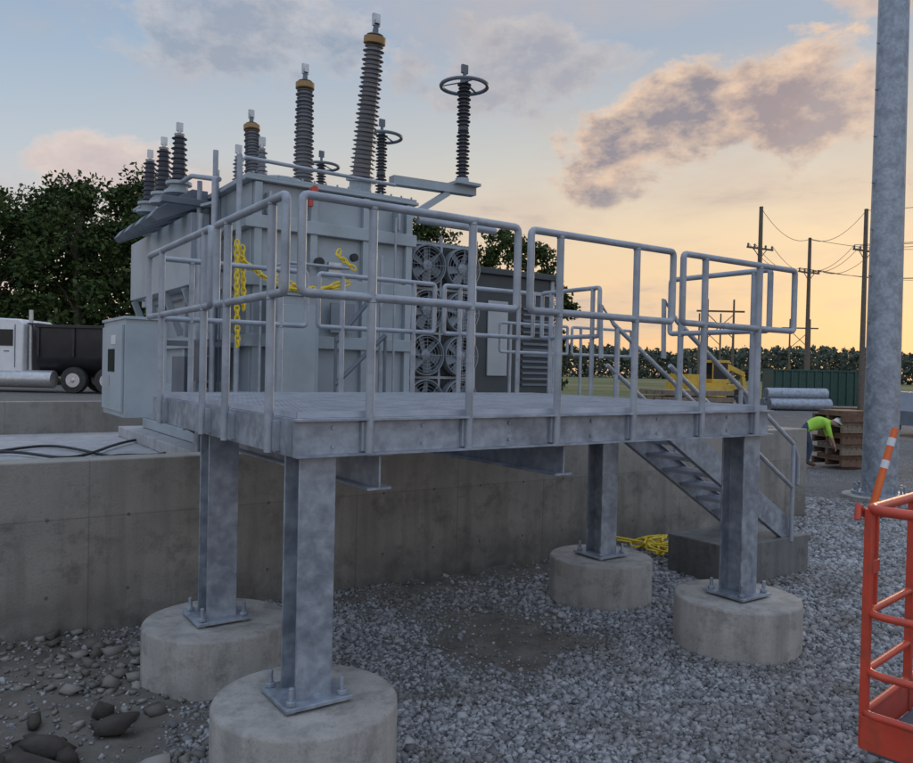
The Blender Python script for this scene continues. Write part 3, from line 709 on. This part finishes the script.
for (x_,y_) in ((44,130),(52,160),(75,170)):
    m=MB().mat(POLEW)
    for s in (-2.2,2.2): m.lathe([(.25,0),(.16,15)],(s,0,0),n=8)
    m.bar((-4,0,13),(4,0,13),.25,.3); m.bar((-2.2,0,12.5),(2.2,0,8.5),.12,.12); m.bar((2.2,0,12.5),(-2.2,0,8.5),.12,.12)
    m.done('h_frame_pole',M=Matrix.Translation((x_,y_,0)))
# ---------------------------------------------------------------- trees
def leaves(P,s):
    n=len(P); A=rng.normal(size=(n,3)); A/=np.linalg.norm(A,axis=1)[:,None]; B=np.cross(A,rng.normal(size=(n,3))); B/=np.linalg.norm(B,axis=1)[:,None]
    sz=(s*rng.uniform(.6,1.3,n))[:,None]; A=A*sz; B=B*sz*.7
    Vv=np.stack([P-A,P-B*.8,P+A,P+B*.8],1).reshape(-1,3); Fv=np.arange(n*4).reshape(-1,4); return Vv,Fv
def tree(x_,y_,h,w,nl=8000,ls=.17,base=0,low=.08):
    e=empty('broadleaf_tree',Matrix.Translation((x_,y_,base)))
    m=MB().mat(BARK); m.tube([(0,0,-.2),(.1,0,h*.3),(-.1,.1,h*.6),(0,0,h*.85)],.28,8,r1=.04)
    cl=[]
    for i in range(60):
        zz=rng.uniform(low,.97); prof=math.sin(math.pi*min(1,max(.02,(zz-low*.3)/(1-low*.3)))**.85)**.5
        an=rng.uniform(0,2*math.pi); rr=w*prof*math.sqrt(rng.uniform(.05,1))*rng.uniform(.75,1.1); cl.append((rr*math.cos(an),rr*math.sin(an),zz*h,rng.uniform(.45,1.1)*w*.27))
    for c in cl[:16]: m.tube([(0,0,max(h*.15,c[2]-h*.22)),(c[0]*.5,c[1]*.5,c[2]-h*.08),(c[0],c[1],c[2])],.09,5,r1=.02)
    m.done('trunk',e)
    ps=[]
    for c in cl:
        k=nl//60; d=rng.normal(size=(k,3)); d/=np.linalg.norm(d,axis=1)[:,None]; r=c[3]*rng.uniform(.3,1.2,k)**.8
        ps.append(np.array(c[:3])+d*r[:,None]*np.array([1.2,1.2,.8]))
    Vv,Fv=leaves(np.concatenate(ps),ls); fastmesh('crown',Vv,Fv,[LEAF],parent=e)
for (x_,y_,h,w) in ((-41,50,12,4.4),(-36,48,11.2,4.2),(-31.5,50,12.4,4.2),(-27.8,46,11.2,3.9),(-25.0,50,13.2,3.9),(-22.6,46,11.3,3.6),(-20.4,49,13.2,3.8),(-17.8,47,11.4,3.6),(-15,50,11.5,3.6),(-29.5,55,13.2,4),(-23.5,56,13.6,4),(-12,52,10,3.2),(-8,56,10.5,3.4),(-2.6,56,13.2,3.6),(.8,60,11.5,3.4),(3.7,58,13.2,3.4),(6.4,60,12.2,2.8),(-5.5,62,11,3.5)):
    tree(x_,y_,h,w,base=.9 if x_<-10 else 0)
n=6500; xx=rng.uniform(-46,-8,n); yy=rng.uniform(41,44,n); zz=.9+rng.random(n)**1.2*(2.2+2.0*vnoise(xx,yy,.35))
Vv,Fv=leaves(np.stack([xx,yy,zz],1),.2); fastmesh('undergrowth',Vv,Fv,[LEAF])
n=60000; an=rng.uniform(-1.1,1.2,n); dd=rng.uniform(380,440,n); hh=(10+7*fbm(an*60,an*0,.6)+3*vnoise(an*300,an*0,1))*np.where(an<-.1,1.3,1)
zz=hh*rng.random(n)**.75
Vv,Fv=leaves(np.stack([dd*np.sin(an),dd*np.cos(an),zz],1),1.3); fastmesh('distant_treeline',Vv,Fv,[LEAFHAZE])
# ---------------------------------------------------------------- person
def person():
    J=[];E=[];Rr=[]
    def j(p,r,par=None):
        J.append(p); Rr.append(r)
        if par is not None: E.append((par,len(J)-1))
        return len(J)-1
    pel=j((-.16,0,.93),(.15,.17)); sp1=j((.0,0,1.03),(.13,.16),pel); ch=j((.22,0,1.10),(.14,.19),sp1); up=j((.34,0,1.10),(.10,.15),ch)
    nk=j((.44,0,1.10),(.055,.055),up); h1=j((.53,0,1.09),(.085,.08),nk); h2=j((.64,0,1.05),(.09,.085),h1)
    hands=[]
    for s in (-1,1):
        sh=j((.33,s*.19,1.07),(.07,.07),up); el=j((.40,s*.23,.80),(.048,.048),sh); wr=j((.50,s*.16,.57),(.032,.032),el); hd=j((.53,s*.14,.50),(.036,.028),wr); hands.append((.53,s*.14,.49))
        hp=j((-.15,s*.10,.88),(.10,.10),pel); kn=j((-.02,s*.13,.49),(.068,.068),hp); an=j((-.10,s*.14,.11),(.05,.05),kn); to=j((.10,s*.16,.05),(.045,.04),an)
    me=bpy.data.meshes.new('body'); me.from_pydata(J,E,[]); ob=bpy.data.objects.new('tmp',me); C.objects.link(ob)
    md=ob.modifiers.new('s','SKIN'); sd=ob.modifiers.new('ss','SUBSURF'); sd.levels=2; sd.render_levels=2
    for i,v in enumerate(me.skin_vertices[0].data): v.radius=Rr[i]; v.use_root=(i==0)
    dg=bpy.context.evaluated_depsgraph_get(); m2=bpy.data.meshes.new_from_object(ob.evaluated_get(dg)); bpy.data.objects.remove(ob)
    m2.materials.clear()
    for mm in (LIME,JEANS,SKIN,BOOT): m2.materials.append(mm)
    for f in m2.polygons:
        c=f.center; f.use_smooth=True
        if c.z<.15: k=3
        elif c.x>.43 and c.z>.95: k=2
        elif c.z<.74 and c.x>.3: k=2
        elif c.x<-.08 or (c.z<.86 and c.x<.25): k=1
        else: k=0
        f.material_index=k
    e=empty('construction_worker',Matrix.Translation((8.72,19.0,0.02))@Matrix.Rotation(-.25,4,'Z'))
    o=bpy.data.objects.new('body',m2); C.objects.link(o); o.parent=e
    m=MB().mat(SKIN)
    for hx,hy,hz in hands:
        for i in range(4): y0=hy-.027+i*.018; m.tube([(hx,y0,hz),(hx+.015,y0,hz-.05),(hx+.0,y0,hz-.085+abs(i-1.5)*.008)],.009,6,r1=.007)
        m.tube([(hx-.01,hy+.03,hz+.03),(hx+.03,hy+.04,hz-.02),(hx+.03,hy+.03,hz-.045)],.01,6,r1=.008)
    m.cyl((.66,0,.985),(.675,0,.965),.018); m.done('hands_and_face',e)
    m=MB().mat(WHITE); m.lathe([(.145,0),(.14,.012),(.118,.015),(.112,.07),(.08,.115),(.03,.135)],(.60,0,1.09),(.55,0,.83),20); m.done('hard_hat',e)
person()
# ---------------------------------------------------------------- world
w=bpy.data.worlds.new('World'); bpy.context.scene.world=w; w.use_nodes=True; nt=w.node_tree; N=nt.nodes; L=nt.links
bg=N['Background']
SAZ,SEL=math.radians(33),math.radians(7)
def M_(op,a,b_=None,c=None,clamp=False):
    k=N.new('ShaderNodeMath'); k.operation=op; k.use_clamp=clamp
    for i,v in enumerate((a,b_,c)):
        if v is None: continue
        if isinstance(v,(int,float)): k.inputs[i].default_value=v
        else: L.new(v,k.inputs[i])
    return k.outputs[0]
def ramp(f,stops):
    r=N.new('ShaderNodeValToRGB'); e=r.color_ramp.elements
    while len(e)<len(stops): e.new(.5)
    for el,(p_,c) in zip(e,stops): el.position=p_; el.color=lin(*c)
    L.new(f,r.inputs[0]); return r.outputs[0]
tc=N.new('ShaderNodeTexCoord'); nv=N.new('ShaderNodeVectorMath'); nv.operation='NORMALIZE'; L.new(tc.outputs['Generated'],nv.inputs[0])
sx=N.new('ShaderNodeSeparateXYZ'); L.new(nv.outputs[0],sx.inputs[0])
az=M_('ARCTAN2',sx.outputs[0],sx.outputs[1]); el=M_('ARCSINE',sx.outputs[2])
d=M_('COSINE',M_('SUBTRACT',az,.50)); t=M_('POWER',M_('DIVIDE',M_('SUBTRACT',d,.35),.65,clamp=True),1.4)
e01=M_('DIVIDE',el,1.5708,clamp=True)
warm=ramp(e01,[(0,(240,190,138)),(.05,(244,205,156)),(.11,(238,212,176)),(.17,(208,203,193)),(.25,(166,178,194)),(.6,(150,172,205)),(1,(158,178,208))])
cool=ramp(e01,[(0,(226,200,186)),(.07,(217,203,198)),(.15,(184,197,209)),(.25,(147,175,204)),(.6,(155,178,210)),(1,(160,182,212))])
sky=mixc(t,cool,warm)
dv=M_('ADD',M_('MAXIMUM',sx.outputs[2],0.),.14)
cx=M_('DIVIDE',sx.outputs[0],dv); cy=M_('DIVIDE',sx.outputs[1],dv)
cb=N.new('ShaderNodeCombineXYZ'); L.new(cx,cb.inputs[0]); L.new(cy,cb.inputs[1]); cb.inputs[2].default_value=3.3
def noise(vec,s,dt=5,r=.55,dist=0):
    n=N.new('ShaderNodeTexNoise'); n.inputs['Scale'].default_value=s; n.inputs['Detail'].default_value=dt; n.inputs['Roughness'].default_value=r; n.inputs['Distortion'].default_value=dist
    L.new(vec,n.inputs['Vector']); return n.outputs['Fac']
c1=noise(cb.outputs[0],1.05,6,.6,.3)
m1=mrn(c1,.45,.66)
ccol=mixc(t,(.47,.45,.49),(.62,.48,.40))
sky=mixc(M_('MULTIPLY',m1,.7),sky,ccol)
core=mrn(c1,.58,.75,0,.6)
sky=mixc(core,sky,(.28,.28,.33))
cb2=N.new('ShaderNodeCombineXYZ'); L.new(az,cb2.inputs[0]); L.new(M_('MULTIPLY',el,1.6),cb2.inputs[1])
nz=noise(cb2.outputs[0],9,7,.62,.2); nz2=noise(cb2.outputs[0],22,6,.65)
def blob(sky,a0,e0,wa,we,dark,lit,am=1.0,tilt=0.):
    du=M_('SUBTRACT',az,a0)
    u=M_('DIVIDE',du,wa); v=M_('DIVIDE',M_('SUBTRACT',M_('SUBTRACT',el,e0),M_('MULTIPLY',du,tilt)),we)
    r=M_('ADD',M_('MULTIPLY',u,u),M_('MULTIPLY',v,v))
    f=M_('SUBTRACT',M_('ADD',M_('MULTIPLY',M_('SUBTRACT',nz,.5),4.2),1.),r)
    # thicker (darker) toward the base, lit along the upper edge
    msk=mrn(f,0,.5); inner=mrn(M_('SUBTRACT',M_('ADD',f,M_('MULTIPLY',M_('SUBTRACT',nz2,.5),2.6)),M_('MULTIPLY',v,.35)),-.05,1.15)
    col=mixc(inner,lit,dark)
    return mixc(M_('MULTIPLY',msk,am),sky,col)
mau=lin(142,136,146)[:3]; lit=lin(236,204,176)[:3]
sky=blob(sky,.28,.305,.17,.068,mau,lit,.95,.25)
sky=blob(sky,.42,.315,.10,.07,lin(160,146,150)[:3],lit,.85)
sky=blob(sky,.25,.25,.10,.03,lin(150,143,150)[:3],lit,.7,.3)
sky=blob(sky,.06,.37,.16,.06,lin(165,163,172)[:3],lin(205,196,192)[:3],.7)
sky=blob(sky,-.40,.22,.10,.045,lin(205,186,184)[:3],lin(232,210,198)[:3],.75)
sky=blob(sky,-.28,.39,.20,.06,lin(150,160,176)[:3],lin(205,200,200)[:3],.7)
sky=blob(sky,.50,.42,.07,.03,lin(205,180,168)[:3],lin(235,205,180)[:3],.7)
ns=N.new('ShaderNodeTexSky'); ns.sky_type='NISHITA'; ns.sun_disc=False; ns.sun_elevation=SEL; ns.sun_rotation=SAZ
sc_=N.new('ShaderNodeVectorMath'); sc_.operation='SCALE'; L.new(ns.outputs[0],sc_.inputs[0]); sc_.inputs['Scale'].default_value=.005
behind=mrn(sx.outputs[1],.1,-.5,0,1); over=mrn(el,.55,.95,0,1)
gain=M_('ADD',1.,M_('MULTIPLY',M_('MAXIMUM',M_('MULTIPLY',behind,.55),over),1.1))  # extra brightness added to unseen sky overhead and behind camera, lifts scene light
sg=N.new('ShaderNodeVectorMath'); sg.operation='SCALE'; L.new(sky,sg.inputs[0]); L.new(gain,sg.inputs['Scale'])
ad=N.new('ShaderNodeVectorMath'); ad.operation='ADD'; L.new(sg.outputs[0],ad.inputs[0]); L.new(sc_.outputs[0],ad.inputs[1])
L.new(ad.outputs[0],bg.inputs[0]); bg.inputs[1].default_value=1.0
sl=bpy.data.lights.new('sun','SUN'); sl.energy=.7; sl.angle=math.radians(12); sl.color=(1,.76,.52)
so=bpy.data.objects.new('sun',sl); C.objects.link(so)
sd=Vector((math.sin(SAZ)*math.cos(SEL),math.cos(SAZ)*math.cos(SEL),math.sin(SEL))); so.rotation_euler=sd.to_track_quat('Z','Y').to_euler()
# camera
cam=bpy.data.cameras.new('camera'); cam.sensor_width=36; cam.lens=775/913*36; cam.clip_end=6000; cam.clip_start=.05
co=bpy.data.objects.new('camera',cam); C.objects.link(co)
co.matrix_world=Matrix.Translation((0,0,2.2))@Matrix.Rotation(math.radians(90-.85),4,'X')@Matrix.Rotation(math.radians(1.25),4,'Z')
bpy.context.scene.camera=co
vs_=bpy.context.scene.view_settings; vs_.view_transform='Standard'; vs_.look='None'; vs_.exposure=0
